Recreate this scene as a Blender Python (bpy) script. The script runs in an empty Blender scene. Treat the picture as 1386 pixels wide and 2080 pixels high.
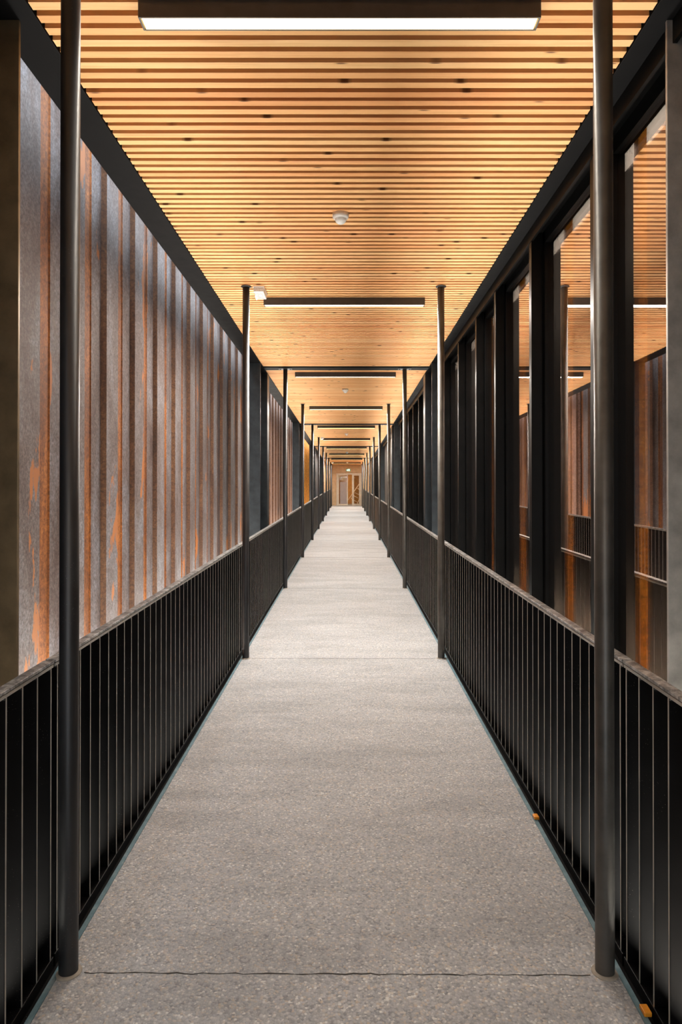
import bpy, bmesh, math, random
from mathutils import Vector, Matrix
random.seed(7)
S = bpy.context.scene
COL = S.collection

# ------------------------------------------------------------------ camera, world, exposure
W = 1.8                      # clear width between the two rows of pipe columns (m)
KZ = 2.52                    # metres of depth per measuring unit
EYE = 1.656
CEIL = 3.60
SLOPE = 0.0268               # the floor is a gentle ramp
BAY = 4.032
Y0 = 2.321                   # first visible pair of columns


def coly(n):
    return Y0 + BAY * n


def fz(y):
    return SLOPE * y


cam_d = bpy.data.cameras.new('camera')
cam = bpy.data.objects.new('camera', cam_d)
COL.objects.link(cam)
PITCH = 0.35
cam.location = (0, 0, EYE)
cam.rotation_euler = (math.radians(90 + PITCH), 0, 0)
cam_d.sensor_fit = 'VERTICAL'
cam_d.sensor_height = 36
cam_d.sensor_width = 24
FPX = 1400
cam_d.lens = FPX / 2080 * 36
HOR = 1009
cam_d.shift_x = -(706 - 693) / 2080
cam_d.shift_y = ((HOR - FPX * math.tan(math.radians(PITCH))) - 1040) / 2080
cam_d.clip_start = 0.05
cam_d.clip_end = 300
S.camera = cam

w = bpy.data.worlds.new('world')
S.world = w
w.use_nodes = True
wn = w.node_tree
wn.nodes.clear()
wo = wn.nodes.new('ShaderNodeOutputWorld')
wb = wn.nodes.new('ShaderNodeBackground')
wb.inputs[0].default_value = (0.88, 0.94, 1.0, 1)
wb.inputs[1].default_value = 2.1
wn.links.new(wb.outputs[0], wo.inputs[0])
LAMP_EMIT = 5.0
BULB_W = 56.0

S.view_settings.view_transform = 'Standard'
S.view_settings.look = 'None'
S.view_settings.exposure = 0.80
S.view_settings.gamma = 1
S.view_settings.use_curve_mapping = False
S.cycles.use_denoising = True
S.cycles.max_bounces = 10
S.cycles.diffuse_bounces = 6
S.cycles.glossy_bounces = 5
S.cycles.transparent_max_bounces = 12
S.cycles.caustics_reflective = False
S.cycles.caustics_refractive = False
S.cycles.sample_clamp_indirect = 6


def portal(name, loc, rot, sx, sy):
    d = bpy.data.lights.new(name, 'AREA')
    d.shape = 'RECTANGLE'
    d.size = sx
    d.size_y = sy
    d.cycles.is_portal = True
    o = bpy.data.objects.new(name, d)
    o.location = loc
    o.rotation_euler = rot
    COL.objects.link(o)


# added upward area lights in the side slots, there to brighten the ceiling
def upward_fill(name, x, y, z, sx, sy, watts, tilt, col=(1.0, 0.94, 0.84)):
    d = bpy.data.lights.new(name, 'AREA')
    d.shape = 'RECTANGLE'
    d.size, d.size_y = sx, sy
    d.energy = watts
    d.color = col
    o = bpy.data.objects.new(name, d)
    o.location = (x, y, z)
    o.rotation_euler = (math.pi + math.atan(SLOPE), math.radians(tilt), 0)
    COL.objects.link(o)


# radiance = watts / (pi * area)
upward_fill('added_fill_left', -0.81 * W, 21.5, fz(21.5) - 0.34, 0.60, 40, 860, 0)
upward_fill('added_fill_right', 0.685 * W, 21.5, fz(21.5) - 0.34, 0.33, 40, 740, 0)


upward_fill('added_fill_outside_glass', 0.87 * W, 5.5, -0.6, 0.22, 22, 600, 0)  # added light outside the glass, brightens the fins


# ------------------------------------------------------------------ node helpers
def mat(name):
    m = bpy.data.materials.new(name)
    m.use_nodes = True
    nt = m.node_tree
    b = nt.nodes['Principled BSDF']
    return m, nt, b


def N(nt, t, **kw):
    n = nt.nodes.new(t)
    for k, v in kw.items():
        if k == 'ins':
            for kk, vv in v.items():
                n.inputs[kk].default_value = vv
        else:
            setattr(n, k, v)
    return n


def ramp(nt, stops, fac, interp='LINEAR'):
    r = nt.nodes.new('ShaderNodeValToRGB')
    r.color_ramp.interpolation = interp
    e = r.color_ramp.elements
    while len(e) < len(stops):
        e.new(0.5)
    for i, (p, c) in enumerate(stops):
        e[i].position = p
        e[i].color = (c[0], c[1], c[2], 1)
    nt.links.new(fac, r.inputs[0])
    return r


def mixc(nt, fac, a, b, mode='MIX'):
    m = nt.nodes.new('ShaderNodeMix')
    m.data_type = 'RGBA'
    m.blend_type = mode
    for sock, v in ((m.inputs[0], fac), (m.inputs[6], a), (m.inputs[7], b)):
        if isinstance(v, (int, float)):
            sock.default_value = v
        elif isinstance(v, tuple):
            sock.default_value = (v[0], v[1], v[2], 1)
        else:
            nt.links.new(v, sock)
    return m.outputs[2]


def coords(nt, scale=(1, 1, 1), kind='Object', loc=(0, 0, 0)):
    if kind == 'World':
        t = N(nt, 'ShaderNodeNewGeometry').outputs['Position']
    else:
        t = N(nt, 'ShaderNodeTexCoord').outputs[kind]
    mp = N(nt, 'ShaderNodeMapping')
    mp.inputs['Scale'].default_value = scale
    mp.inputs['Location'].default_value = loc
    nt.links.new(t, mp.inputs[0])
    return mp.outputs[0]


def noise(nt, vec, scale, detail=4, rough=0.55, dist=0.0):
    n = N(nt, 'ShaderNodeTexNoise')
    n.inputs['Scale'].default_value = scale
    n.inputs['Detail'].default_value = detail
    n.inputs['Roughness'].default_value = rough
    n.inputs['Distortion'].default_value = dist
    nt.links.new(vec, n.inputs['Vector'])
    return n.outputs['Fac']


def bump(nt, b, h, strength, dist):
    n = N(nt, 'ShaderNodeBump')
    n.inputs['Strength'].default_value = strength
    n.inputs['Distance'].default_value = dist
    nt.links.new(h, n.inputs['Height'])
    nt.links.new(n.outputs[0], b.inputs['Normal'])
    return n


# ------------------------------------------------------------------ materials
def m_black_paint(name, base, rough, speck=True, metallic=0.0, spec=0.5):
    m, nt, b = mat(name)
    v = coords(nt, (1, 1, 1), 'World')
    n1 = noise(nt, v, 9, 5, 0.6)
    r = ramp(nt, [(0.3, tuple(c * 0.75 for c in base)), (0.7, tuple(c * 1.3 for c in base))], n1)
    c = r.outputs[0]
    if speck:
        vo = N(nt, 'ShaderNodeTexVoronoi')
        vo.inputs['Scale'].default_value = 120
        nt.links.new(v, vo.inputs['Vector'])
        sp = ramp(nt, [(0.0, (1, 1, 1)), (0.085, (1, 1, 1)), (0.12, (0, 0, 0))], vo.outputs['Distance'])
        n2 = noise(nt, v, 4, 3)
        s2 = ramp(nt, [(0.52, (0, 0, 0)), (0.66, (1, 1, 1))], n2)
        mm = mixc(nt, 1.0, sp.outputs[0], s2.outputs[0], 'MULTIPLY')
        c = mixc(nt, mm, c, (0.22, 0.21, 0.19))
    nt.links.new(c, b.inputs['Base Color'])
    rr = N(nt, 'ShaderNodeMapRange')
    rr.inputs['To Min'].default_value = rough * 0.8
    rr.inputs['To Max'].default_value = rough * 1.25
    nt.links.new(n1, rr.inputs[0])
    nt.links.new(rr.outputs[0], b.inputs['Roughness'])
    b.inputs['Metallic'].default_value = metallic
    b.inputs['Specular IOR Level'].default_value = spec
    return m


M_COLUMN = m_black_paint('column_paint', (0.016, 0.017, 0.019), 0.42, True, 0.0, 0.6)
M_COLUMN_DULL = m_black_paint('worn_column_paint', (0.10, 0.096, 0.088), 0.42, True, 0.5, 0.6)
M_RAIL = m_black_paint('railing_paint', (0.003, 0.003, 0.0035), 0.42, True, 0.0, 0.08)
M_EDGE_LIT = m_black_paint('lit_edge_colour', (0.42, 0.40, 0.36), 0.34, False, 0.5, 0.6)  # pale colour paints in the light caught on bar and rail edges
M_SOFFIT = m_black_paint('soffit_paint', (0.005, 0.005, 0.0055), 0.55, False, 0.0, 0.06)
M_POST = m_black_paint('post_paint', (0.030, 0.037, 0.043), 0.36, True, 0.6, 0.6)
M_POST_LIT_L = m_black_paint('gold_lit_post_colour', (0.24, 0.175, 0.10), 0.40, True, 0.5, 0.6)  # post steel with the lamp's gold light put into its colour
M_POST_LIT_R = m_black_paint('grey_lit_post_colour', (0.45, 0.43, 0.40), 0.42, True, 0.4, 0.6)  # same post steel coloured paler so that it looks lit
M_MULL = m_black_paint('mullion_paint', (0.003, 0.003, 0.003), 0.34, False, 0.0, 0.12)
M_HOUSE = m_black_paint('lamp_housing_paint', (0.05, 0.045, 0.04), 0.4, False)


def m_cap():
    m, nt, b = mat('handrail_cap_steel')
    v = coords(nt, (1, 1, 1), 'World')
    n1 = noise(nt, v, 22, 6, 0.75, 0.8)
    r = ramp(nt, [(0.38, (0.09, 0.09, 0.09)), (0.5, (0.30, 0.30, 0.295)), (0.62, (0.62, 0.62, 0.61))], n1)
    nt.links.new(r.outputs[0], b.inputs['Base Color'])
    b.inputs['Roughness'].default_value = 0.38
    b.inputs['Metallic'].default_value = 0.4
    return m


M_CAP = m_cap()


def m_strip():
    m, nt, b = mat('floor_edge_steel')
    v = coords(nt, (1, 1, 1), 'World')
    n1 = noise(nt, v, 14, 5, 0.7)
    r = ramp(nt, [(0.3, (0.08, 0.16, 0.20)), (0.55, (0.14, 0.25, 0.30)), (0.75, (0.28, 0.36, 0.39))], n1)
    nt.links.new(r.outputs[0], b.inputs['Base Color'])
    b.inputs['Roughness'].default_value = 0.5
    return m


M_STRIP = m_strip()


def m_floor():
    m, nt, b = mat('exposed_aggregate_concrete')
    v = coords(nt, (1, 1, 1), 'World')
    vo = N(nt, 'ShaderNodeTexVoronoi')
    vo.inputs['Scale'].default_value = 125
    vo.inputs['Randomness'].default_value = 1.0
    nt.links.new(v, vo.inputs['Vector'])
    sep = N(nt, 'ShaderNodeSeparateColor')
    nt.links.new(vo.outputs['Color'], sep.inputs[0])
    stone = ramp(nt, [(0.0, (0.20, 0.195, 0.19)), (0.2, (0.38, 0.365, 0.345)), (0.42, (0.52, 0.50, 0.465)),
                      (0.60, (0.37, 0.37, 0.375)), (0.78, (0.62, 0.59, 0.54)), (0.9, (0.58, 0.45, 0.31)),
                      (0.96, (0.85, 0.81, 0.72))], sep.outputs[0])
    gap = ramp(nt, [(0.0, (1, 1, 1)), (0.5, (0.9, 0.9, 0.9)), (0.95, (0.45, 0.43, 0.40))], vo.outputs['Distance'])
    mul = N(nt, 'ShaderNodeMath', operation='MULTIPLY')
    nt.links.new(vo.outputs['Distance'], mul.inputs[0])
    mul.inputs[1].default_value = 1.0
    c = mixc(nt, 0.6, stone.outputs[0], gap.outputs[0], 'MULTIPLY')
    # cement slurry and broad wear; its cross bands also paint soft light and shade
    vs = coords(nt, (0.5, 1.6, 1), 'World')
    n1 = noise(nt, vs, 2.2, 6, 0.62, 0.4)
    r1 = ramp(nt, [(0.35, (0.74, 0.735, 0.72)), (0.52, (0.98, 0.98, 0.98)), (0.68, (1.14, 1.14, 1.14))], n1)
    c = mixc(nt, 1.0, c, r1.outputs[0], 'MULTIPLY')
    n2 = noise(nt, v, 26, 4, 0.6)
    r2 = ramp(nt, [(0.4, (0, 0, 0)), (0.75, (0.5, 0.5, 0.5))], n2)
    c = mixc(nt, r2.outputs[0], c, (0.44, 0.43, 0.41))
    c = mixc(nt, 0.22, c, (0.62, 0.62, 0.63))
    c = mixc(nt, 1.0, c, (0.93, 1.0, 1.09), 'MULTIPLY')
    nt.links.new(c, b.inputs['Base Color'])
    b.inputs['Roughness'].default_value = 0.8
    b.inputs['Specular IOR Level'].default_value = 0.3
    bump(nt, b, vo.outputs['Distance'], 0.55, -0.004)
    return m


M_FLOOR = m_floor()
SLAT_P = 0.0752
SLAT_W = 0.0435
SLAT_Y0 = -5.8


def m_wood():
    m, nt, b = mat('larch_slats')
    pos = N(nt, 'ShaderNodeNewGeometry').outputs['Position']
    sx = N(nt, 'ShaderNodeSeparateXYZ')
    nt.links.new(pos, sx.inputs[0])
    sub = N(nt, 'ShaderNodeMath', operation='SUBTRACT')
    nt.links.new(sx.outputs[1], sub.inputs[0])
    sub.inputs[1].default_value = SLAT_Y0 - 0.015
    div = N(nt, 'ShaderNodeMath', operation='DIVIDE')
    nt.links.new(sub.outputs[0], div.inputs[0])
    div.inputs[1].default_value = SLAT_P
    fl = N(nt, 'ShaderNodeMath', operation='FLOOR')
    nt.links.new(div.outputs[0], fl.inputs[0])
    wn_ = N(nt, 'ShaderNodeTexWhiteNoise', noise_dimensions='1D')
    nt.links.new(fl.outputs[0], wn_.inputs['W'])
    tint = ramp(nt, [(0.0, (0.80, 0.37, 0.14)), (0.22, (0.90, 0.48, 0.20)), (0.6, (0.94, 0.545, 0.235)), (1.0, (0.96, 0.61, 0.29))],
                wn_.outputs['Value'])
    # per slat offset of the grain
    offs = N(nt, 'ShaderNodeMath', operation='MULTIPLY')
    nt.links.new(fl.outputs[0], offs.inputs[0])
    offs.inputs[1].default_value = 3.71
    xo = N(nt, 'ShaderNodeMath', operation='ADD')
    nt.links.new(sx.outputs[0], xo.inputs[0])
    nt.links.new(offs.outputs[0], xo.inputs[1])
    cb = N(nt, 'ShaderNodeCombineXYZ')
    nt.links.new(xo.outputs[0], cb.inputs[0])
    nt.links.new(sx.outputs[1], cb.inputs[1])
    nt.links.new(sx.outputs[2], cb.inputs[2])
    mp = N(nt, 'ShaderNodeMapping')
    mp.inputs['Scale'].default_value = (0.7, 26, 26)
    nt.links.new(cb.outputs[0], mp.inputs[0])
    g = noise(nt, mp.outputs[0], 3.0, 5, 0.6, 0.8)
    gr = ramp(nt, [(0.3, (0.86, 0.76, 0.64)), (0.5, (1, 1, 1)), (0.75, (1.06, 1.04, 1.0))], g)
    c = mixc(nt, 0.75, tint.outputs[0], gr.outputs[0], 'MULTIPLY')
    # reddish heartwood streaks
    mp3 = N(nt, 'ShaderNodeMapping')
    mp3.inputs['Scale'].default_value = (0.5, 9, 9)
    nt.links.new(cb.outputs[0], mp3.inputs[0])
    h = noise(nt, mp3.outputs[0], 2.0, 3, 0.5)
    hr = ramp(nt, [(0.56, (0, 0, 0)), (0.70, (0.55, 0.55, 0.55))], h)
    c = mixc(nt, hr.outputs[0], c, (0.68, 0.29, 0.11))
    # knots
    mp2 = N(nt, 'ShaderNodeMapping')
    mp2.inputs['Scale'].default_value = (2.6, 13.3, 13.3)
    nt.links.new(cb.outputs[0], mp2.inputs[0])
    vo = N(nt, 'ShaderNodeTexVoronoi')
    vo.voronoi_dimensions = '2D'
    vo.inputs['Scale'].default_value = 1.0
    nt.links.new(mp2.outputs[0], vo.inputs['Vector'])
    sc = N(nt, 'ShaderNodeSeparateColor')
    nt.links.new(vo.outputs['Color'], sc.inputs[0])
    gate = ramp(nt, [(0.78, (0, 0, 0)), (0.80, (1, 1, 1))], sc.outputs[1], 'LINEAR')
    kn = ramp(nt, [(0.0, (1, 1, 1)), (0.04, (0.9, 0.9, 0.9)), (0.06, (0.4, 0.4, 0.4)), (0.10, (0, 0, 0))], vo.outputs['Distance'])
    kk = mixc(nt, 1.0, gate.outputs[0], kn.outputs[0], 'MULTIPLY')
    c = mixc(nt, kk, c, (0.16, 0.055, 0.02))
    nt.links.new(c, b.inputs['Base Color'])
    b.inputs['Roughness'].default_value = 0.6
    b.inputs['Specular IOR Level'].default_value = 0.3
    return m


M_WOOD = m_wood()


def m_corten(name, cols, rust, patch=0.0):
    m, nt, b = mat(name)
    v = coords(nt, (1, 1, 1), 'World')
    vs = coords(nt, (1, 1, 0.35), 'World')
    n1 = noise(nt, vs, 3.2, 6, 0.65, 0.5)
    r = ramp(nt, [(0.3, cols[0]), (0.47, cols[1]), (0.66, cols[2])], n1)
    n2 = noise(nt, v, 55, 5, 0.7, 0.3)
    r2 = ramp(nt, [(0.38, (0.62, 0.62, 0.62)), (0.62, (1.35, 1.35, 1.38))], n2)
    c = mixc(nt, 1.0, r.outputs[0], r2.outputs[0], 'MULTIPLY')
    n4 = noise(nt, v, 15, 5, 0.72, 1.2)
    r4 = ramp(nt, [(0.34, (0.70, 0.60, 0.56)), (0.5, (1, 1, 1)), (0.66, (1.30, 1.38, 1.46))], n4)
    c = mixc(nt, 0.9, c, r4.outputs[0], 'MULTIPLY')
    if patch > 0:
        vp = coords(nt, (1, 1.3, 0.45), 'World', (3.3, 7.7, 1.2))
        n3 = noise(nt, vp, 1.5, 7, 0.6, 0.3)
        r3 = ramp(nt, [(0.60, (0, 0, 0)), (0.607, (1, 1, 1))], n3)
        c = mixc(nt, r3.outputs[0], c, rust)
    nt.links.new(c, b.inputs['Base Color'])
    b.inputs['Roughness'].default_value = 0.62
    b.inputs['Metallic'].default_value = 0.1
    bump(nt, b, n2, 0.25, 0.002)
    return m


RUST = (0.46, 0.145, 0.025)
M_CORTEN = m_corten('weathered_corten_face', ((0.075, 0.047, 0.040), (0.125, 0.096, 0.088), (0.17, 0.16, 0.168)), (0.36, 0.125, 0.03), 1)
M_CORTEN_R = m_corten('orange_rust_steel', ((0.10, 0.030, 0.008), (0.18, 0.056, 0.010), (0.33, 0.11, 0.02)), RUST)
M_CORTEN_P = m_corten('pinkish_corten_face', ((0.15, 0.075, 0.052), (0.24, 0.135, 0.095), (0.30, 0.20, 0.16)), RUST)
M_CORTEN_D = m_corten('brown_rust_steel', ((0.045, 0.02, 0.010), (0.085, 0.034, 0.013), (0.125, 0.056, 0.023)), RUST)
M_CORTEN_V = m_corten('vivid_orange_corten', ((0.72, 0.24, 0.02), (0.85, 0.32, 0.03), (0.90, 0.40, 0.05)), RUST)
M_PANEL_G = m_black_paint('slate_grey_panel_paint', (0.055, 0.058, 0.068), 0.5, False, 0.0, 0.4)
M_PANEL_B = m_black_paint('brown_grey_panel_paint', (0.045, 0.036, 0.027), 0.6, False)


def simple(name, col, rough=0.5, metallic=0.0, emit=None, es=0.0, scale=20, var=0.12):
    m, nt, b = mat(name)
    v = coords(nt, (1, 1, 1), 'World')
    n1 = noise(nt, v, scale, 4)
    r = ramp(nt, [(0.3, tuple(c * (1 - var) for c in col)), (0.7, tuple(min(1, c * (1 + var)) for c in col))], n1)
    nt.links.new(r.outputs[0], b.inputs['Base Color'])
    b.inputs['Roughness'].default_value = rough
    b.inputs['Metallic'].default_value = metallic
    if emit:
        b.inputs['Emission Color'].default_value = (*emit, 1)
        b.inputs['Emission Strength'].default_value = es
    return m


M_BACK = simple('dark_backing_felt', (0.015, 0.012, 0.01), 0.9)
M_ROOF = simple('roof_membrane', (0.12, 0.12, 0.12), 0.9)
M_LENS = simple('glowing_lamp_diffuser', (0.9, 0.8, 0.6), 0.4, 0, (1.0, 0.66, 0.24), LAMP_EMIT)
M_WHITE = simple('white_plastic', (0.78, 0.77, 0.74), 0.35)
M_DOME = simple('translucent_sensor_plastic', (0.85, 0.87, 0.86), 0.25)
M_GREEN = simple('green_sign_face', (0.02, 0.16, 0.07), 0.4, 0, (0.02, 0.25, 0.10), 0.6)
M_SIGNW = simple('lit_white_symbol', (0.8, 0.9, 0.8), 0.4, 0, (0.85, 1.0, 0.8), 4.0)
M_LED = simple('glowing_led', (0.9, 1, 0.95), 0.3, 0, (0.8, 1.0, 0.95), 6.0)
M_FRAMEW = simple('pale_timber_door_frame', (0.62, 0.55, 0.44), 0.5)
M_WOODP = simple('pale_pine_panel', (0.60, 0.42, 0.24), 0.5, scale=6)
M_WOODO = simple('amber_pine_panel', (0.62, 0.32, 0.09), 0.5, scale=6)
M_ALU = simple('pale_ladder_wood', (0.70, 0.55, 0.36), 0.4)
M_SHIM = simple('orange_plastic', (0.85, 0.32, 0.02), 0.4)
M_CONC = simple('smooth_mortar', (0.36, 0.33, 0.28), 0.85, scale=60)
M_DARKJ = simple('dark_joint_filler', (0.05, 0.047, 0.042), 0.95)
M_GRAVEL = simple('pale_ground', (0.30, 0.28, 0.25), 0.9)
M_CLEAR = simple('frosted_clear_plastic', (0.72, 0.74, 0.74), 0.15, var=0.25, scale=90)


def m_glass():
    m, nt, b = mat('coated_dark_glass')
    nt.nodes.remove(b)
    out = nt.nodes['Material Output']
    tr = N(nt, 'ShaderNodeBsdfTransparent')
    tr.inputs[0].default_value = (0.80, 0.70, 0.60, 1)
    gl = N(nt, 'ShaderNodeBsdfGlossy')
    gl.inputs['Roughness'].default_value = 0.004
    gl.inputs['Color'].default_value = (0.92, 0.86, 0.84, 1)
    lw = N(nt, 'ShaderNodeLayerWeight')
    lw.inputs[0].default_value = 0.5
    r = ramp(nt, [(0.0, (0.22, 0.22, 0.22)), (0.5, (0.50, 0.50, 0.50)), (1.0, (0.9, 0.9, 0.9))], lw.outputs['Facing'])
    mx = N(nt, 'ShaderNodeMixShader')
    nt.links.new(r.outputs[0], mx.inputs[0])
    nt.links.new(tr.outputs[0], mx.inputs[1])
    nt.links.new(gl.outputs[0], mx.inputs[2])
    nt.links.new(mx.outputs[0], out.inputs[0])
    return m


M_GLASS = m_glass()


def m_clearglass():
    m, nt, b = mat('door_glass')
    nt.nodes.remove(b)
    out = nt.nodes['Material Output']
    tr = N(nt, 'ShaderNodeBsdfTransparent')
    tr.inputs[0].default_value = (0.75, 0.72, 0.62, 1)
    gl = N(nt, 'ShaderNodeBsdfGlossy')
    gl.inputs['Roughness'].default_value = 0.01
    mx = N(nt, 'ShaderNodeMixShader')
    mx.inputs[0].default_value = 0.04
    nt.links.new(tr.outputs[0], mx.inputs[1])
    nt.links.new(gl.outputs[0], mx.inputs[2])
    nt.links.new(mx.outputs[0], out.inputs[0])
    return m


M_DGLASS = m_clearglass()


# ------------------------------------------------------------------ mesh helpers
class MB:
    def __init__(self):
        self.bm = bmesh.new()

    def box(self, a, b, mi=0, bevel=0.0):
        bm = self.bm
        x0, y0, z0 = a
        x1, y1, z1 = b
        v = [bm.verts.new(p) for p in ((x0, y0, z0), (x1, y0, z0), (x1, y1, z0), (x0, y1, z0),
                                       (x0, y0, z1), (x1, y0, z1), (x1, y1, z1), (x0, y1, z1))]
        fs = [bm.faces.new([v[i] for i in q]) for q in ((3, 2, 1, 0), (4, 5, 6, 7), (0, 1, 5, 4), (1, 2, 6, 5), (2, 3, 7, 6), (3, 0, 4, 7))]
        for f in fs:
            f.material_index = mi
        if bevel > 0:
            es = list({e for f in fs for e in f.edges})
            bmesh.ops.bevel(bm, geom=es, offset=bevel, segments=2, affect='EDGES', profile=0.5)
        return v

    def rampbox(self, x0, x1, y0, y1, z0, z1, mi=0, bevel=0.0):
        """a box whose top and bottom follow the ramp, z relative to the floor"""
        bm = self.bm
        v = []
        for z in (z0, z1):
            for x, y in ((x0, y0), (x1, y0), (x1, y1), (x0, y1)):
                v.append(bm.verts.new((x, y, z + fz(y))))
        fs = [bm.faces.new([v[i] for i in q]) for q in ((3, 2, 1, 0), (4, 5, 6, 7), (0, 1, 5, 4), (1, 2, 6, 5), (2, 3, 7, 6), (3, 0, 4, 7))]
        for f in fs:
            f.material_index = mi
        if bevel > 0:
            es = list({e for f in fs for e in f.edges})
            bmesh.ops.bevel(bm, geom=es, offset=bevel, segments=2, affect='EDGES', profile=0.5)

    def lathe(self, prof, c=(0, 0), seg=32, mi=0, smooth=True):
        """profile of (radius, z) turned round a vertical axis"""
        bm = self.bm
        rings = []
        for r, z in prof:
            if r < 1e-6:
                rings.append([bm.verts.new((c[0], c[1], z))])
            else:
                rings.append([bm.verts.new((c[0] + r * math.cos(2 * math.pi * k / seg), c[1] + r * math.sin(2 * math.pi * k / seg), z)) for k in range(seg)])
        for A, B in zip(rings, rings[1:]):
            for k in range(seg):
                k2 = (k + 1) % seg
                if len(A) == 1 and len(B) == 1:
                    continue
                if len(A) == 1:
                    f = bm.faces.new((A[0], B[k], B[k2]))
                elif len(B) == 1:
                    f = bm.faces.new((A[k], A[k2], B[0]))
                else:
                    f = bm.faces.new((A[k], A[k2], B[k2], B[k]))
                f.material_index = mi
                f.smooth = smooth

    def tube(self, p0, p1, r, seg=12, mi=0):
        p0, p1 = Vector(p0), Vector(p1)
        d = (p1 - p0).normalized()
        up = Vector((0, 0, 1)) if abs(d.z) < 0.9 else Vector((1, 0, 0))
        a = d.cross(up).normalized()
        b = d.cross(a)
        bm = self.bm
        R = [[bm.verts.new(p + r * (math.cos(2 * math.pi * k / seg) * a + math.sin(2 * math.pi * k / seg) * b)) for k in range(seg)] for p in (p0, p1)]
        for k in range(seg):
            f = bm.faces.new((R[0][k], R[0][(k + 1) % seg], R[1][(k + 1) % seg], R[1][k]))
            f.smooth = True
            f.material_index = mi
        bm.faces.new(R[0])
        bm.faces.new(R[1][::-1])

    def build(self, name, mats, parent=None, loc=None):
        bm = self.bm
        bmesh.ops.recalc_face_normals(bm, faces=bm.faces)
        me = bpy.data.meshes.new(name)
        bm.to_mesh(me)
        bm.free()
        if not isinstance(mats, (list, tuple)):
            mats = [mats]
        for m in mats:
            me.materials.append(m)
        o = bpy.data.objects.new(name, me)
        COL.objects.link(o)
        if parent:
            o.parent = parent
        if loc:
            o.location = loc
        return o


def empty(name, loc=(0, 0, 0)):
    o = bpy.data.objects.new(name, None)
    o.empty_display_size = 0.1
    o.location = loc
    COL.objects.link(o)
    return o


def tag(o, label=None, cat=None, group=None, kind=None):
    if label:
        o['label'] = label
    if cat:
        o['category'] = cat
    if group:
        o['group'] = group
    if kind:
        o['kind'] = kind
    return o


def struct(o, label=None, cat=None):
    return tag(o, label, cat, None, 'structure')


def copy_tree(root, loc):
    r = root.copy()
    COL.objects.link(r)
    r.location = loc
    for ch in root.children:
        c = ch.copy()
        COL.objects.link(c)
        c.parent = r
        for g in ch.children:
            d = g.copy()
            COL.objects.link(d)
            d.parent = c
    return r


ORD = ['nearest', 'second', 'third', 'fourth', 'fifth', 'sixth', 'seventh', 'eighth', 'ninth', 'tenth', 'eleventh', 'twelfth']
YB = -5.8                     # open end behind the camera
YE = 41.8                     # end wall with the doors
ZE = fz(YE)

# ------------------------------------------------------------------ floor
m = MB()
FL, FR = -0.5345 * W, 0.5015 * W
m.rampbox(FL, FR, YB, YE + 3.5, -0.18, 0)
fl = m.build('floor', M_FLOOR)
struct(fl, 'pale exposed aggregate concrete walkway ramp', 'floor')
for side, xa, xb in (('left', -0.5445 * W, FL), ('right', FR, 0.5115 * W)):
    m = MB()
    m.rampbox(xa, xb, YB, YE, -0.12, 0.004)
    o = m.build('trim_1' if side == 'left' else 'trim_2', M_STRIP)
    struct(o, 'blue-grey steel strip along the %s edge of the concrete floor' % side, 'floor trim')
for k, xa, xb in ((6, -0.62 * W, -0.5447 * W), (7, 0.5117 * W, 0.585 * W)):  # added fillers closing the gaps where light leaked up from below
    m = MB()
    m.rampbox(xa, xb, YB, YE, -0.22, -0.012)
    o = m.build('trim_%d' % k, M_RAIL)
    struct(o, 'black strip added under the %s railing to stop light from below' % ('left' if k == 6 else 'right'), 'floor trim')
# joints across the floor at the columns
for n in range(0, 10):
    m = MB()
    y = coly(n) - 0.005
    k = 60
    x0, x1 = -0.49 * W, 0.45 * W
    pts = []
    rnd = random.Random(n)
    for i in range(k + 1):
        x = x0 + (x1 - x0) * i / k
        yy = y + rnd.uniform(-0.004, 0.004) - 0.01 * i / k
        hw = rnd.uniform(0.0006, 0.0028) if rnd.random() > 0.35 else 0.0004
        pts.append((x, yy, hw))
    bm = m.bm
    lo = [bm.verts.new((p[0], p[1] - p[2], fz(p[1]) + 0.0012)) for p in pts]
    hi = [bm.verts.new((p[0], p[1] + p[2], fz(p[1]) + 0.0012)) for p in pts]
    lo2 = [bm.verts.new((p[0], p[1] - p[2], fz(p[1]) - 0.01)) for p in pts]
    hi2 = [bm.verts.new((p[0], p[1] + p[2], fz(p[1]) - 0.01)) for p in pts]
    for i in range(k):
        bm.faces.new((lo[i], lo[i + 1], hi[i + 1], hi[i]))
        bm.faces.new((lo2[i], lo2[i + 1], lo[i + 1], lo[i]))
        bm.faces.new((hi2[i], hi2[i + 1], hi[i + 1], hi[i]))
    o = m.build('floor_joint', M_DARKJ, fl)

# ground far below the footbridge
m = MB()
m.box((-60, -60, -4.2), (60, 100, -4.0))
o = m.build('ground', M_GRAVEL)
struct(o, 'ground far below the raised walkway', 'ground')

# ------------------------------------------------------------------ ceiling
CL, CR = -0.700 * W, 0.680 * W
SL, SR = -0.803 * W, 0.785 * W      # outer edges of the black soffit
m = MB()
y = SLAT_Y0
while y < YE - 0.03:
    near = min(abs(y + SLAT_W / 2 - (coly(n) + 0.02)) for n in range(-2, 10, 2))
    if near > 0.14:
        jz = random.uniform(-0.0012, 0.0012)
        m.box((CL + 0.004, y, CEIL + jz), (CR - 0.004, y + SLAT_W, CEIL + 0.045 + jz))
    y += SLAT_P
ce = m.build('ceiling', M_WOOD)
struct(ce, 'ceiling of narrow larch slats running across the walkway', 'ceiling')
m = MB()
m.box((CL, YB, CEIL + 0.05), (CR, YE + 3.5, CEIL + 0.08))
struct(m.build('ceiling_backing', M_BACK, ce))
m = MB()
m.box((SL, YB, CEIL + 0.30), (SR + 0.02, YE + 3.5, CEIL + 0.36))
o = m.build('roof', M_ROOF)
struct(o, 'flat roof deck above the slatted ceiling', 'roof')
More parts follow.
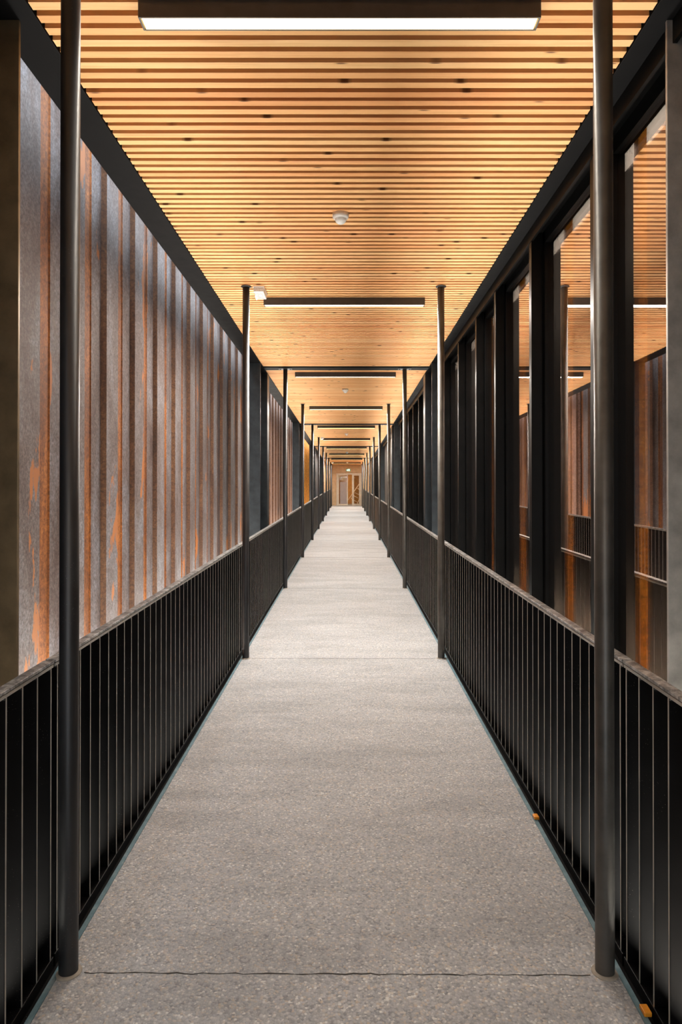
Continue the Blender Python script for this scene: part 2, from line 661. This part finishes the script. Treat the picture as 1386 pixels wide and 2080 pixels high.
for side, xa, xb, k in (('left', SL, CL, 3), ('right', CR, SR, 4)):
    m = MB()
    m.box((xa, YB, CEIL - 0.004), (xb, YE, CEIL + 0.30), 0, 0.003)
    # small fixing lip on the inner edge
    o = m.build('trim_%d' % k, M_SOFFIT)
    struct(o, 'black steel edge beam along the %s side of the ceiling' % side, 'edge beam')
# rail over the windows on the right
m = MB()
m.box((0.735 * W, YB, CEIL - 0.10), (0.745 * W, YE, CEIL - 0.004))
m.box((0.757 * W, YB, CEIL - 0.04), (0.785 * W, YE, CEIL - 0.004))
o = m.build('trim_5', M_MULL)
struct(o, 'black head rail above the right hand windows', 'window trim')

# cross beams on every second column line
for i, n in enumerate(range(-2, 10, 2)):
    m = MB()
    y = coly(n) + 0.02
    m.box((CL, y - 0.11, CEIL - 0.012), (CR, y + 0.11, CEIL + 0.006), 0, 0.002)
    m.box((CL, y - 0.005, CEIL + 0.004), (CR, y + 0.005, CEIL + 0.05))
    o = m.build('cross_beam', M_SOFFIT)
    if n >= 2:
        tag(o, 'flat black cross beam over the walkway, %s one counted from the camera' % ORD[n // 2 - 1], 'beam', 'black cross beams in the slatted ceiling')
    else:
        tag(o, 'flat black cross beam %s' % ('over the nearest column pair' if n == 0 else 'at the open end behind the camera'), 'beam', 'black cross beams in the slatted ceiling')

# ------------------------------------------------------------------ pipe columns
RAD = 0.0175 * W
GAPTXT = {0: 'nearest the camera', 1: 'reaching the slats beside the second ceiling lamp'}
cols = {}
for side, xc in (('left', -0.520 * W), ('right', 0.480 * W)):
    for n in range(-1, 11):
        y = coly(n) if n < 10 else coly(9) + 2.0
        z0 = fz(y)
        top = CEIL - (0.012 if n % 2 == 0 else 0.0)
        root = empty('steel_column', (xc, y, z0))
        m = MB()
        m.lathe([(0, 0), (RAD * 0.985, 0), (RAD, 0.004), (RAD, top - z0), (0, top - z0)], seg=40)
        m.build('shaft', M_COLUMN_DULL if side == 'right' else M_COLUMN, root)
        m = MB()
        m.lathe([(RAD * 1.0, -0.002), (RAD * 1.45, -0.002), (RAD * 1.35, 0.003), (RAD * 1.0, 0.005)], seg=24)
        if n < 6:
            m.build('mortar_ring', M_CONC, root)
        m = MB()
        if n % 2 == 0 and n < 10:
            m.box((-0.10, -0.055, top - z0 - 0.010), (0.10, 0.055, top - z0), 0, 0.002)
            for sx in (-0.075, 0.075):
                m.lathe([(0, top - z0 - 0.020), (0.010, top - z0 - 0.020), (0.010, top - z0 - 0.010)], c=(sx, 0), seg=6, smooth=False)
            m.build('top_plate', M_COLUMN, root)
        else:
            m.lathe([(RAD, top - z0 - 0.012), (RAD * 1.5, top - z0 - 0.008), (RAD * 1.5, top - z0), (0, top - z0)], seg=32)
            m.build('top_collar', M_COLUMN, root)
        if n == -1:
            lab = 'black steel pipe column on the %s beside the camera' % side
        elif n == 0:
            lab = 'thick black steel pipe column on the %s, nearest the camera' % side
        elif n == 10:
            lab = 'black steel pipe column on the %s, farthest from the camera by the end doors' % side
        else:
            lab = 'black steel pipe column on the %s, %s counted from the camera' % (side, ORD[n])
        tag(root, lab, 'column', 'black pipe columns in two rows')
        cols[(side, n)] = root

# ------------------------------------------------------------------ railings
RH = 1.035
NB = 40
RW = 0.050


def make_railing(side):
    xi = -0.5565 * W if side == 'left' else 0.5235 * W
    s = -1 if side == 'left' else 1
    ya = coly(-1) + 0.045
    yb = ya + BAY - 0.012
    root = empty('railing_panel', (xi, ya, fz(ya)))

    def bx(a0, a1, y0, y1, z0, z1, mi=0, bevel=0.0, mbx=None):
        mbx = mbx or MB()
        bm = mbx.bm
        xs = sorted((s * a0, s * a1))
        v = []
        for z in (z0, z1):
            for x, y in ((xs[0], y0), (xs[1], y0), (xs[1], y1), (xs[0], y1)):
                v.append(bm.verts.new((x, y, z + SLOPE * y)))
        fs = [bm.faces.new([v[i] for i in q]) for q in ((3, 2, 1, 0), (4, 5, 6, 7), (0, 1, 5, 4), (1, 2, 6, 5), (2, 3, 7, 6), (3, 0, 4, 7))]
        if bevel:
            es = list({e for f in fs for e in f.edges})
            bmesh.ops.bevel(bm, geom=es, offset=bevel, segments=2, affect='EDGES', profile=0.5)
        return mbx
    L = yb - ya
    bx(-0.002, 0.034, 0, L, RH - 0.010, RH, 0, 0.0015).build('cap', M_CAP, root)
    bx(0, 0.036, 0, L, RH - 0.024, RH - 0.012, 0, 0.002).build('top_rail', M_EDGE_LIT, root)
    bx(-0.002, RW, 0, L, -0.012, 0.030, 0, 0.002).build('bottom_rail', M_RAIL, root)
    # one baluster mesh with a little weld radius at the top
    mb = MB()
    t = 0.010
    bx(0.0, RW - 0.002, -t / 2, t / 2, 0.024, RH - 0.022, 0, 0.0025, mb)
    bm = mb.bm
    for dy in (1, -1):        # rounded weld where the bar meets the top rail
        prev = None
        for k in range(5):
            a = math.pi / 2 * k / 4
            yy = dy * (t / 2 + 0.011 * (1 - math.sin(a)))
            zz = RH - 0.023 - 0.011 * (1 - math.cos(a))
            p = (bm.verts.new((s * 0.001, yy, zz)), bm.verts.new((s * (RW - 0.004), yy, zz)))
            if prev:
                bm.faces.new((prev[0], prev[1], p[1], p[0]))
            prev = p
    bm.normal_update()
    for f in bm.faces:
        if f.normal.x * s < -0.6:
            f.material_index = 1  # edges towards the walk take the painted-in light
    bar = mb.build('baluster', [M_RAIL, M_EDGE_LIT], root)
    bar.location = (0, 0.02, SLOPE * 0.02)
    for k in range(1, NB):
        c = bar.copy()
        COL.objects.link(c)
        c.parent = root
        yy = 0.02 + k * (L - 0.04) / (NB - 1)
        c.location = (0, yy, SLOPE * yy)
    return root, ya, xi


for side in ('left', 'right'):
    root, ya, xi = make_railing(side)
    for n in range(-1, 10):
        y = ya + BAY * (n + 1)
        o = root if n == -1 else copy_tree(root, (xi, y, fz(y)))
        if n == -1:
            lab = 'black steel railing panel on the %s, reaching past the lower %s corner' % (side, side)
        else:
            lab = 'black railing panel, %s beyond the nearest column on the %s' % ((['first'] + ORD[1:])[n], side)
        tag(o, lab, 'railing', 'black flat bar railing panels')

# ------------------------------------------------------------------ portal posts
PX = {'left': (-0.803 * W, -0.700 * W), 'right': (0.680 * W, 0.785 * W)}
PFR = {0: (0.47, 0.485), 2: (0.45, 0.70), 4: (0.45, 0.90), 6: (0.45, 0.9), 8: (0.45, 0.9)}
for side in ('left', 'right'):
    xa, xb = PX[side]
    for n in (-2, 0, 2, 4, 6, 8):
        y = coly(n)
        f0, f1 = PFR.get(n, (0.45, 0.7))
        zb = -0.9
        root = empty('portal_post', (xa, y, zb))
        H = CEIL - 0.004 - zb
        m = MB()
        m.box((0, -0.42, 0), (xb - xa, -0.39, H), 0, 0.002)
        m.build('front_plate', M_POST, root)
        m = MB()
        ins = 0.042 * W if n == 0 else 0.0     # the nearest pair has narrower rear flanges
        if side == 'left':
            m.box((0, f0, 0), (xb - xa - ins, f1, H), 0, 0.002)
        else:
            m.box((ins, f0, 0), (xb - xa, f1, H), 0, 0.002)
        m.build('rear_plate', (M_POST_LIT_L if side == 'left' else M_POST_LIT_R) if n == 0 else M_POST, root)
        m = MB()
        xo = 0 if side == 'left' else xb - xa - 0.012
        m.box((xo, -0.39, 0), (xo + 0.012, f0, H))
        m.build('web', M_MULL, root)
        if n == -2:
            lab = 'dark steel post of the portal frame on the %s, at the open end' % side
        elif n == 0:
            lab = 'wide dark steel post at the very %s edge of the photo' % side
        else:
            lab = 'tall steel post outside the %s railing under the %s cross beam' % (side, ORD[n // 2 - 1])
        tag(root, lab, 'post', 'portal frame posts')

# ------------------------------------------------------------------ left cladding
XC = 1.0 * W
PER = 0.272 * 1.0 * KZ
DEP = 0.040
FARE = 1.601 * 1.0 * KZ
ZT = CEIL + 0.75


def corten(name, y0, y1, mats, face=-1, xc=XC, zb=-1.5, zt=ZT, per=PER, phase=FARE, dep=DEP, s=-1):
    """trapezoid sheets: list of (y, extra depth, material of the face that follows)"""
    m = MB()
    bm = m.bm
    k0 = math.floor((y0 - phase) / per) - 1
    k1 = math.ceil((y1 - phase) / per) + 1
    P = []
    for k in range(k0, k1):
        f = phase + k * per
        a = f - 0.38 * per
        P += [(a, 0, 0), (f - 0.006, 0, 1), (f, 0.004, 2), (f + 0.012, dep * 1.2, 1), (f + 0.215, dep * 1.2, 1), (f + 0.222, dep, 3), (f + 0.62 * per - 0.010, dep, 2)]  # thin orange strip at the front edge paints its highlight
    P = [p for p in P if y0 <= p[0] <= y1]
    vb = [(bm.verts.new((s * (xc + d), y, zb)), bm.verts.new((s * (xc + d), y, zt))) for y, d, mi in P]
    for i in range(len(P) - 1):
        f = bm.faces.new((vb[i][0], vb[i + 1][0], vb[i + 1][1], vb[i][1]))
        f.material_index = P[i][2]
    # sheet thickness
    vo = [(bm.verts.new((s * (xc + dep + 0.05), y, zb)), bm.verts.new((s * (xc + dep + 0.05), y, zt))) for y in (P[0][0], P[-1][0])]
    bm.faces.new((vo[0][0], vo[1][0], vo[1][1], vo[0][1]))
    bm.faces.new([vb[0][1]] + [v[1] for v in vb[1:]] + [vo[1][1], vo[0][1]])
    bm.faces.new([vb[0][0], vb[0][1], vo[0][1], vo[0][0]])
    bm.faces.new([vb[-1][0], vb[-1][1], vo[1][1], vo[1][0]])
    return m.build(name, mats)


o = corten('wall_left', YB, 14.0, [M_CORTEN, M_CORTEN_R, M_CORTEN_D, M_CORTEN])
struct(o, 'weathered corten steel cladding with vertical ribs on the near left', 'wall')
o = corten('wall_left', 14.0, 24.5, [M_CORTEN_P, M_CORTEN_D, M_CORTEN_D, M_CORTEN_P])
struct(o, 'pinkish brown corten cladding on the left beyond the first cross beam', 'wall')
o = corten('wall_left', 24.5, 36.0, [M_CORTEN_V, M_CORTEN_V, M_CORTEN_V, M_CORTEN_V])
struct(o, 'vivid orange steel cladding on the left beyond the second cross beam', 'wall')
m = MB()
m.box((-1.10 * W, YB, -1.5), (-1.08 * W, 36.0, ZT))
o = m.build('wall_left', M_BACK)
struct(o, 'dark backing boards behind the left cladding', 'wall')
m = MB()
y = coly(6) + 0.92
while y < coly(8) - 1.0:
    m.box((-0.80 * W, y, -0.5), (-0.76 * W, y + 0.5, CEIL - 0.004), 0, 0.01)
    y += 0.53
m.box((-0.84 * W, coly(6) + 0.91, -0.5), (-0.805 * W, coly(8) + 0.89, CEIL + 0.29), 1)
o = m.build('wall_left', [M_PANEL_G, M_MULL])
struct(o, 'slate grey metal panels on the far left', 'wall')
m = MB()
m.box((-0.83 * W, coly(8) + 0.91, fz(37) - 1), (-0.71 * W, YE, CEIL + 0.3))
o = m.build('wall_left', M_WOODP)
struct(o, 'pale timber wall on the left next to the end doors', 'wall')

# ------------------------------------------------------------------ right side: windows
XM, XG = 0.7377 * W, 0.791 * W
mull0 = [1.467, 1.969, 2.446, 2.812, 3.263, 3.747]
ys = [v * KZ for v in mull0]
allm = [-4.6, -3.45, -2.1, -1.0, 0.2, 1.4] + ys
for n in (2,):
    y = coly(n) + 1.35
    while y < coly(n + 2) - 0.6:
        allm.append(y)
        y += 1.10
edges = [YB] + allm + [coly(4)]
wi = 0
for i, y in enumerate(allm):
    y1 = allm[i + 1] if i + 1 < len(allm) else coly(4) - 0.4
    wi += 1
    root = empty('window_%d' % wi, (XM, y, 0))
    zb = -0.9
    m = MB()
    m.box((0, 0, zb), (0.783 * W - XM, 0.065, CEIL - 0.006), 0, 0.003)
    m.build('mullion', M_MULL, root)
    m = MB()
    d = y1 - y
    fw = 0.07
    g = XG - XM
    m.box((g - 0.012, 0.065, zb), (g + 0.05, 0.065 + fw, CEIL - 0.006))
    m.box((g - 0.012, d - 0.05, zb), (g + 0.05, d, CEIL - 0.006))
    m.box((g - 0.012, 0.0, CEIL - 0.125), (g + 0.05, d, CEIL - 0.006))
    m.build('window_frame', M_MULL, root)
    m = MB()
    m.box((g + 0.010, 0.065 + fw, zb), (g + 0.016, d - 0.05, CEIL - 0.125))
    m.build('glass_pane', M_GLASS, root)
    for ch in root.children:
        ch['kind'] = 'structure'
    tag(root, 'tall dark glazed window behind a black mullion on the right, pane %d' % wi, 'window', None, 'structure')
# behind the glass: rust coloured fins, and a dark screen added against the sky
m = MB()
m.box((1.28 * W, YB, -1.5), (1.31 * W, coly(4), CEIL + 0.75))
m.box((0.80 * W, YB, CEIL + 0.30), (0.86 * W, coly(4), CEIL + 0.36))
o = m.build('wall_right', M_MULL)
struct(o, 'added dark screen hiding the sky behind the right hand windows', 'wall')
fy = [-3.0, -1.3, 0.4, 2.2] + [v * 0.934 * KZ for v in (1.675, 2.227, 2.82, 3.45)]
for i, y in enumerate(fy):
    m = MB()
    m.box((0.928 * W, y, -1.4), (0.955 * W, y + 0.012, CEIL + 0.65), 0, 0.001)
    m.box((0.928 * W, y + 0.012, -1.4), (0.933 * W, y + 0.06, CEIL + 0.65), 0, 0.001)
    o = m.build('rusted_fin', M_CORTEN_V)
    if i < 4:
        tag(o, ['orange rusted fin outside the right windows at the open end', 'orange rusted fin outside the right windows, one from the open end', 'orange rusted fin outside the right windows level with the camera', 'orange rusted fin outside the right windows beside the nearest column'][i], 'fin', 'rusted fins behind the right windows')
    else:
        tag(o, 'vertical orange rusted fin seen through the right hand glass, %s from the camera' % ORD[i - 4], 'fin', 'rusted fins behind the right windows')
# far right walls
m = MB()
m.box((XG + 0.01, coly(4) + 1.0, -0.9), (XG + 0.1, coly(6) + 0.9, CEIL + 0.29))
y = coly(4) + 1.1
while y < coly(6) - 1.5:
    m.box((XG - 0.03, y, -0.5), (XG, y + 1.0, CEIL - 0.004), 0, 0.004)
    y += 1.03
o = m.build('wall_right', M_PANEL_B)
struct(o, 'brownish dark panels on the right beyond the second cross beam', 'wall')
m = MB()
m.box((XG + 0.01, coly(6) + 0.92, -0.9), (XG + 0.1, coly(8) + 0.89, CEIL + 0.29))
y = coly(6) + 1.0
while y < coly(8) - 0.6:
    m.box((XM, y, -0.5), (XG, y + 0.05, CEIL - 0.004), 0, 0.004)
    y += 0.62
o = m.build('wall_right', M_MULL)
struct(o, 'black ribbed wall on the far right', 'wall')
m = MB()
m.box((0.71 * W, coly(8) + 0.9, fz(37) - 1), (0.83 * W, YE, CEIL + 0.3))
o = m.build('wall_right', M_WOODP)
struct(o, 'pale timber wall on the right next to the end doors', 'wall')

# ------------------------------------------------------------------ ceiling lamps
LL = 1.56
LXC = -0.017 * W


def make_lamp():
    root = empty('linear_lamp', (LXC, coly(0) + 0.359, CEIL))
    h = 0.072
    t = 0.006
    wd = 0.078
    m = MB()
    m.box((-LL / 2, 0, -h), (LL / 2, t, 0))
    m.box((-LL / 2, wd - t, -h), (LL / 2, wd, 0))
    m.box((-LL / 2, t, -0.02), (LL / 2, wd - t, 0))
    m.build('housing', M_HOUSE, root)
    for sx in (-1, 1):
        m = MB()
        xs = sorted((sx * LL / 2, sx * (LL / 2 + 0.008)))
        m.box((xs[0], 0, -h), (xs[1], wd, 0), 0, 0.001)
        m.build('end_cap', M_HOUSE, root)
    m = MB()
    m.box((-LL / 2 + 0.004, t, -h + 0.002), (LL / 2 - 0.004, wd - t, -h + 0.012), 0, 0.001)
    m.build('diffuser', M_LENS, root)
    d = bpy.data.lights.new('lamp_light', 'AREA')
    d.shape = 'RECTANGLE'
    d.size, d.size_y = LL - 0.02, wd - 2 * t
    d.energy = BULB_W
    d.color = (1.0, 0.935, 0.86)
    lt = bpy.data.objects.new('lamp_light', d)
    COL.objects.link(lt)
    lt.parent = root
    lt.location = (0, wd / 2, -h - 0.002)
    return root


lamp = make_lamp()
LN = 11
for n in range(-1, LN - 0):
    y = coly(n) + 0.359
    if y > YE - 0.3:
        break
    if n == -1:
        continue
    o = lamp if n == 0 else copy_tree(lamp, (LXC, y, CEIL))
    if n == 1:
        lamp_two = o
    if n == 0:
        lab = 'long warm glowing ceiling lamp at the top of the photo, nearest the camera'
    else:
        lab = 'long warm ceiling lamp across the slats, %s counted from the camera' % ORD[n]
    tag(o, lab, 'lamp', 'linear lamps on the slatted ceiling')

o = copy_tree(lamp, (LXC, coly(-1) + 0.359, CEIL))
tag(o, 'long warm ceiling lamp above and behind the camera', 'lamp', 'linear lamps on the slatted ceiling')
# the two lamps at the daylit end are dimmed, the next one is stronger
for root, wt in ((lamp, 10.0), (o, 22.0), (lamp_two, 88.0)):
    for ch in root.children:
        if ch.type == 'LIGHT':
            ch.data = ch.data.copy()
            ch.data.energy = wt

# ------------------------------------------------------------------ motion sensors
def make_sensor(y):
    root = empty('motion_sensor', (-0.026 * W, y, CEIL))
    R = 0.056
    m = MB()
    m.lathe([(0, 0), (R, 0), (R, -0.022), (R * 0.93, -0.033), (R * 0.70, -0.037)], seg=36)
    m.build('base', M_WHITE, root)
    m = MB()
    m.lathe([(R * 0.74, -0.036)] + [(R * 0.72 * math.cos(a * math.pi / 16), -0.038 - 0.036 * math.sin(a * math.pi / 16)) for a in range(0, 9)], seg=30)
    m.build('dome_lens', M_DOME, root)
    return root


for i, y in enumerate((4.72, 12.43, 21.1, 29.9, 38.6)):
    if i == 0:
        sen = make_sensor(y)
        o = sen
    else:
        o = copy_tree(sen, (-0.026 * W + (0.01 * i), y, CEIL))
    tag(o, 'round white motion sensor on the wooden ceiling, %s' % ['nearest and largest', 'second from the camera', 'third from the camera', 'fourth from the camera', 'farthest and smallest'][i], 'sensor', 'white ceiling motion sensors')


# ------------------------------------------------------------------ emergency lights
def make_emergency():
    root = empty('emergency_light', (-0.455 * W, coly(1) - 0.02, CEIL))
    m = MB()
    m.box((-0.052, 0.0, -0.016), (0.052, 0.255, 0), 0, 0.004)
    m.build('back_plate', M_WHITE, root)
    m = MB()
    bm = m.bm
    m.box((-0.048, 0.004, -0.058), (0.048, 0.251, -0.016), 0, 0.008)
    m.build('clear_cover', M_CLEAR, root)
    m = MB()
    m.box((-0.050, 0.15, -0.060), (-0.046, 0.255, -0.016))
    m.lathe([(0, -0.062), (0.008, -0.062), (0.010, -0.058)], c=(0.004, 0.12), seg=12)
    m.build('led', M_LED, root)
    return root


for i, n in enumerate((1, 5, 9)):
    if i == 0:
        em = make_emergency()
        o = em
    else:
        o = copy_tree(em, (-0.455 * W, coly(n) - 0.02, CEIL))
    tag(o, 'small clear emergency light box on the ceiling beside the %s left column' % ORD[n], 'emergency light', 'emergency light boxes beside the left columns')

# ------------------------------------------------------------------ end wall and doors
def ex(px):
    return (px - 706) * 16.6 / 1000 * W


def ez(py):
    return EYE + (HOR - py) * 16.6 / 1000 * W


Z0 = ZE
m = MB()
m.box((-0.83 * W, YE, ez(960.5)), (0.83 * W, YE + 0.1, CEIL + 0.3))
m.box((-0.83 * W, YE, Z0 - 0.2), (ex(683), YE + 0.1, ez(960.5)))
m.box((ex(736.5), YE, Z0 - 0.2), (0.83 * W, YE + 0.1, ez(960.5)))
o = m.build('wall_end', M_WOODP)
struct(o, 'pale timber end wall around the doors', 'wall')
DT, DB = ez(961), Z0
door = empty('door_1', (0, YE, Z0))


def dbox(mb, x0, x1, za, zb_, ya=-0.03, yb=0.05, bevel=0.003):
    mb.box((ex(x0), ya, za - Z0), (ex(x1), yb, zb_ - Z0), 0, bevel)


m = MB()
dbox(m, 683.5, 687.5, DB, DT)
dbox(m, 734.0, 736.5, DB, DT)
dbox(m, 687.5, 734.0, ez(964), DT)
m.build('door_frame', M_FRAMEW, door)
m = MB()
for a, b2 in ((687.6, 689.0), (705.0, 707.2)):
    dbox(m, a, b2, DB + 0.01, ez(964))
dbox(m, 689.0, 705.0, ez(966), ez(964))
dbox(m, 689.0, 705.0, DB + 0.01, ez(1023.5))
m.build('left_leaf', M_FRAMEW, door)
m = MB()
dbox(m, 715.4, 719.4, DB + 0.01, ez(964))
dbox(m, 729.6, 733.9, DB + 0.01, ez(964))
dbox(m, 719.4, 729.6, ez(966), ez(964))
dbox(m, 719.4, 729.6, DB + 0.01, ez(1023))
m.build('right_leaf', M_FRAMEW, door)
m = MB()
dbox(m, 689.0, 705.0, ez(1023.5), ez(966), 0.0, 0.008, 0)
m.build('left_glass', M_DGLASS, door)
m = MB()
dbox(m, 719.4, 729.6, ez(1023), ez(966), 0.0, 0.008, 0)
m.build('right_glass', M_DGLASS, door)
m = MB()
m.tube((ex(706.0), -0.05, 0.85), (ex(706.0), -0.05, 1.15), 0.012)
m.build('handle', M_ALU, door)
for ch in door.children:
    ch['kind'] = 'structure'
struct(door, 'glazed double door in a pale timber frame at the end of the walkway', 'door')
# the lit room behind the doors
m = MB()
m.box((-0.83 * W, YE + 3.0, Z0), (0.83 * W, YE + 3.1, CEIL))
m.box((-0.83 * W - 0.1, YE + 0.1, Z0), (-0.83 * W, YE + 3.1, CEIL))
m.box((0.83 * W, YE + 0.1, Z0), (0.83 * W + 0.1, YE + 3.1, CEIL))
m.box((-0.83 * W, YE + 0.1, CEIL), (0.83 * W, YE + 3.1, CEIL + 0.05))
o = m.build('wall_back', M_WOODO)
struct(o, 'amber timber walls of the hall behind the doors', 'wall')
ld = bpy.data.lights.new('hall_light', 'AREA')
ld.shape = 'RECTANGLE'
ld.size, ld.size_y = 1.2, 0.3
ld.energy = 12
ld.color = (1.0, 0.75, 0.42)
lo_ = bpy.data.objects.new('hall_light', ld)
lo_.location = (0, YE + 1.6, CEIL - 0.05)
COL.objects.link(lo_)

# leaning ladder before the right leaf
lad = empty('ladder', (ex(712), YE - 0.25, Z0))


def lp(zx, zy, dy=0.0):
    return (ex(650 + zx / 11.55) - ex(712), dy, ez(900 + zy / 11.55) - Z0)


m = MB()
m.tube(lp(655, 1345), lp(932, 945), 0.018)
m.build('rail', M_ALU, lad)
m = MB()
m.tube(lp(868, 1440), lp(1000, 1130), 0.018)
m.build('rail', M_ALU, lad)
for a, b2 in (((725, 1290), (872, 1385)), ((762, 1215), (905, 1295)), ((812, 1160), (950, 1225)), ((880, 1060), (975, 1130))):
    m = MB()
    m.tube(lp(*a), lp(*b2), 0.013)
    m.build('rung', M_ALU, lad)
tag(lad, 'pale ladder leaning against the right leaf of the end doors', 'ladder')

# exit sign
sg = empty('exit_sign', (ex(708.0), YE - 0.06, ez(955)))
sw, sh = 0.125, 0.062
m = MB()
m.box((-sw - 0.008, -0.02, -sh - 0.008), (sw + 0.008, 0.02, sh + 0.008), 0, 0.004)
m.build('sign_housing', M_WHITE, sg)
m = MB()
m.box((-sw, -0.024, -sh), (sw, -0.019, sh))
face = m.build('sign_face', M_GREEN, sg)
m = MB()
# running figure, arrow and doorway
yy0, yy1 = -0.028, -0.0235


def sq(pts):
    bm = m.bm
    a = [bm.verts.new((x, yy0, z)) for x, z in pts]
    b = [bm.verts.new((x, yy1, z)) for x, z in pts]
    bm.faces.new(a)
    bm.faces.new(b[::-1])
    for i in range(len(pts)):
        j = (i + 1) % len(pts)
        bm.faces.new((a[i], a[j], b[j], b[i]))


sq([(-0.020 + 0.009 * math.cos(t * math.pi / 5), 0.040 + 0.009 * math.sin(t * math.pi / 5)) for t in range(10)])
sq([(-0.034, 0.028), (-0.018, 0.030), (-0.022, -0.005), (-0.040, -0.005)])
sq([(-0.040, -0.004), (-0.028, -0.004), (-0.046, -0.045), (-0.058, -0.045)])
sq([(-0.030, -0.004), (-0.022, -0.004), (-0.006, -0.020), (-0.012, -0.045), (-0.022, -0.045), (-0.016, -0.024)])
sq([(-0.018, 0.028), (0.004, 0.012), (0.000, 0.006), (-0.020, 0.018)])
sq([(-0.034, 0.026), (-0.056, 0.016), (-0.054, 0.010), (-0.034, 0.016)])
sq([(0.038, -0.048), (0.064, -0.048), (0.064, 0.048), (0.038, 0.048)])
sq([(-0.110, 0.0), (-0.090, 0.016), (-0.090, 0.006), (-0.070, 0.006), (-0.070, -0.006), (-0.090, -0.006), (-0.090, -0.016)])
m.build('symbol', M_SIGNW, face)
tag(sg, 'small lit green exit sign above the end doors', 'sign')

# orange shims under the right railing
for i, (x, y, lab) in enumerate(((0.519 * W, 2.14, 'orange plastic shim under the right railing, just before the nearest column'),
                                 (0.516 * W, 3.36, 'orange plastic shim under the right railing, beyond the nearest column'))):
    m = MB()
    m.box((-0.012, -0.02, 0.0), (0.012, 0.02, 0.014), 0, 0.003)
    o = m.build('plastic_shim', M_SHIM, None, (x - 0.012, y, fz(y) + 0.004))
    tag(o, lab, 'shim')

# ------------------------------------------------------------------ skylight portals (guides for sampling the real sky)
portal('sky_opening_left', ((SL - XC) / 2, 18, CEIL + 0.9), (0, 0, 0), 1.2, 50)
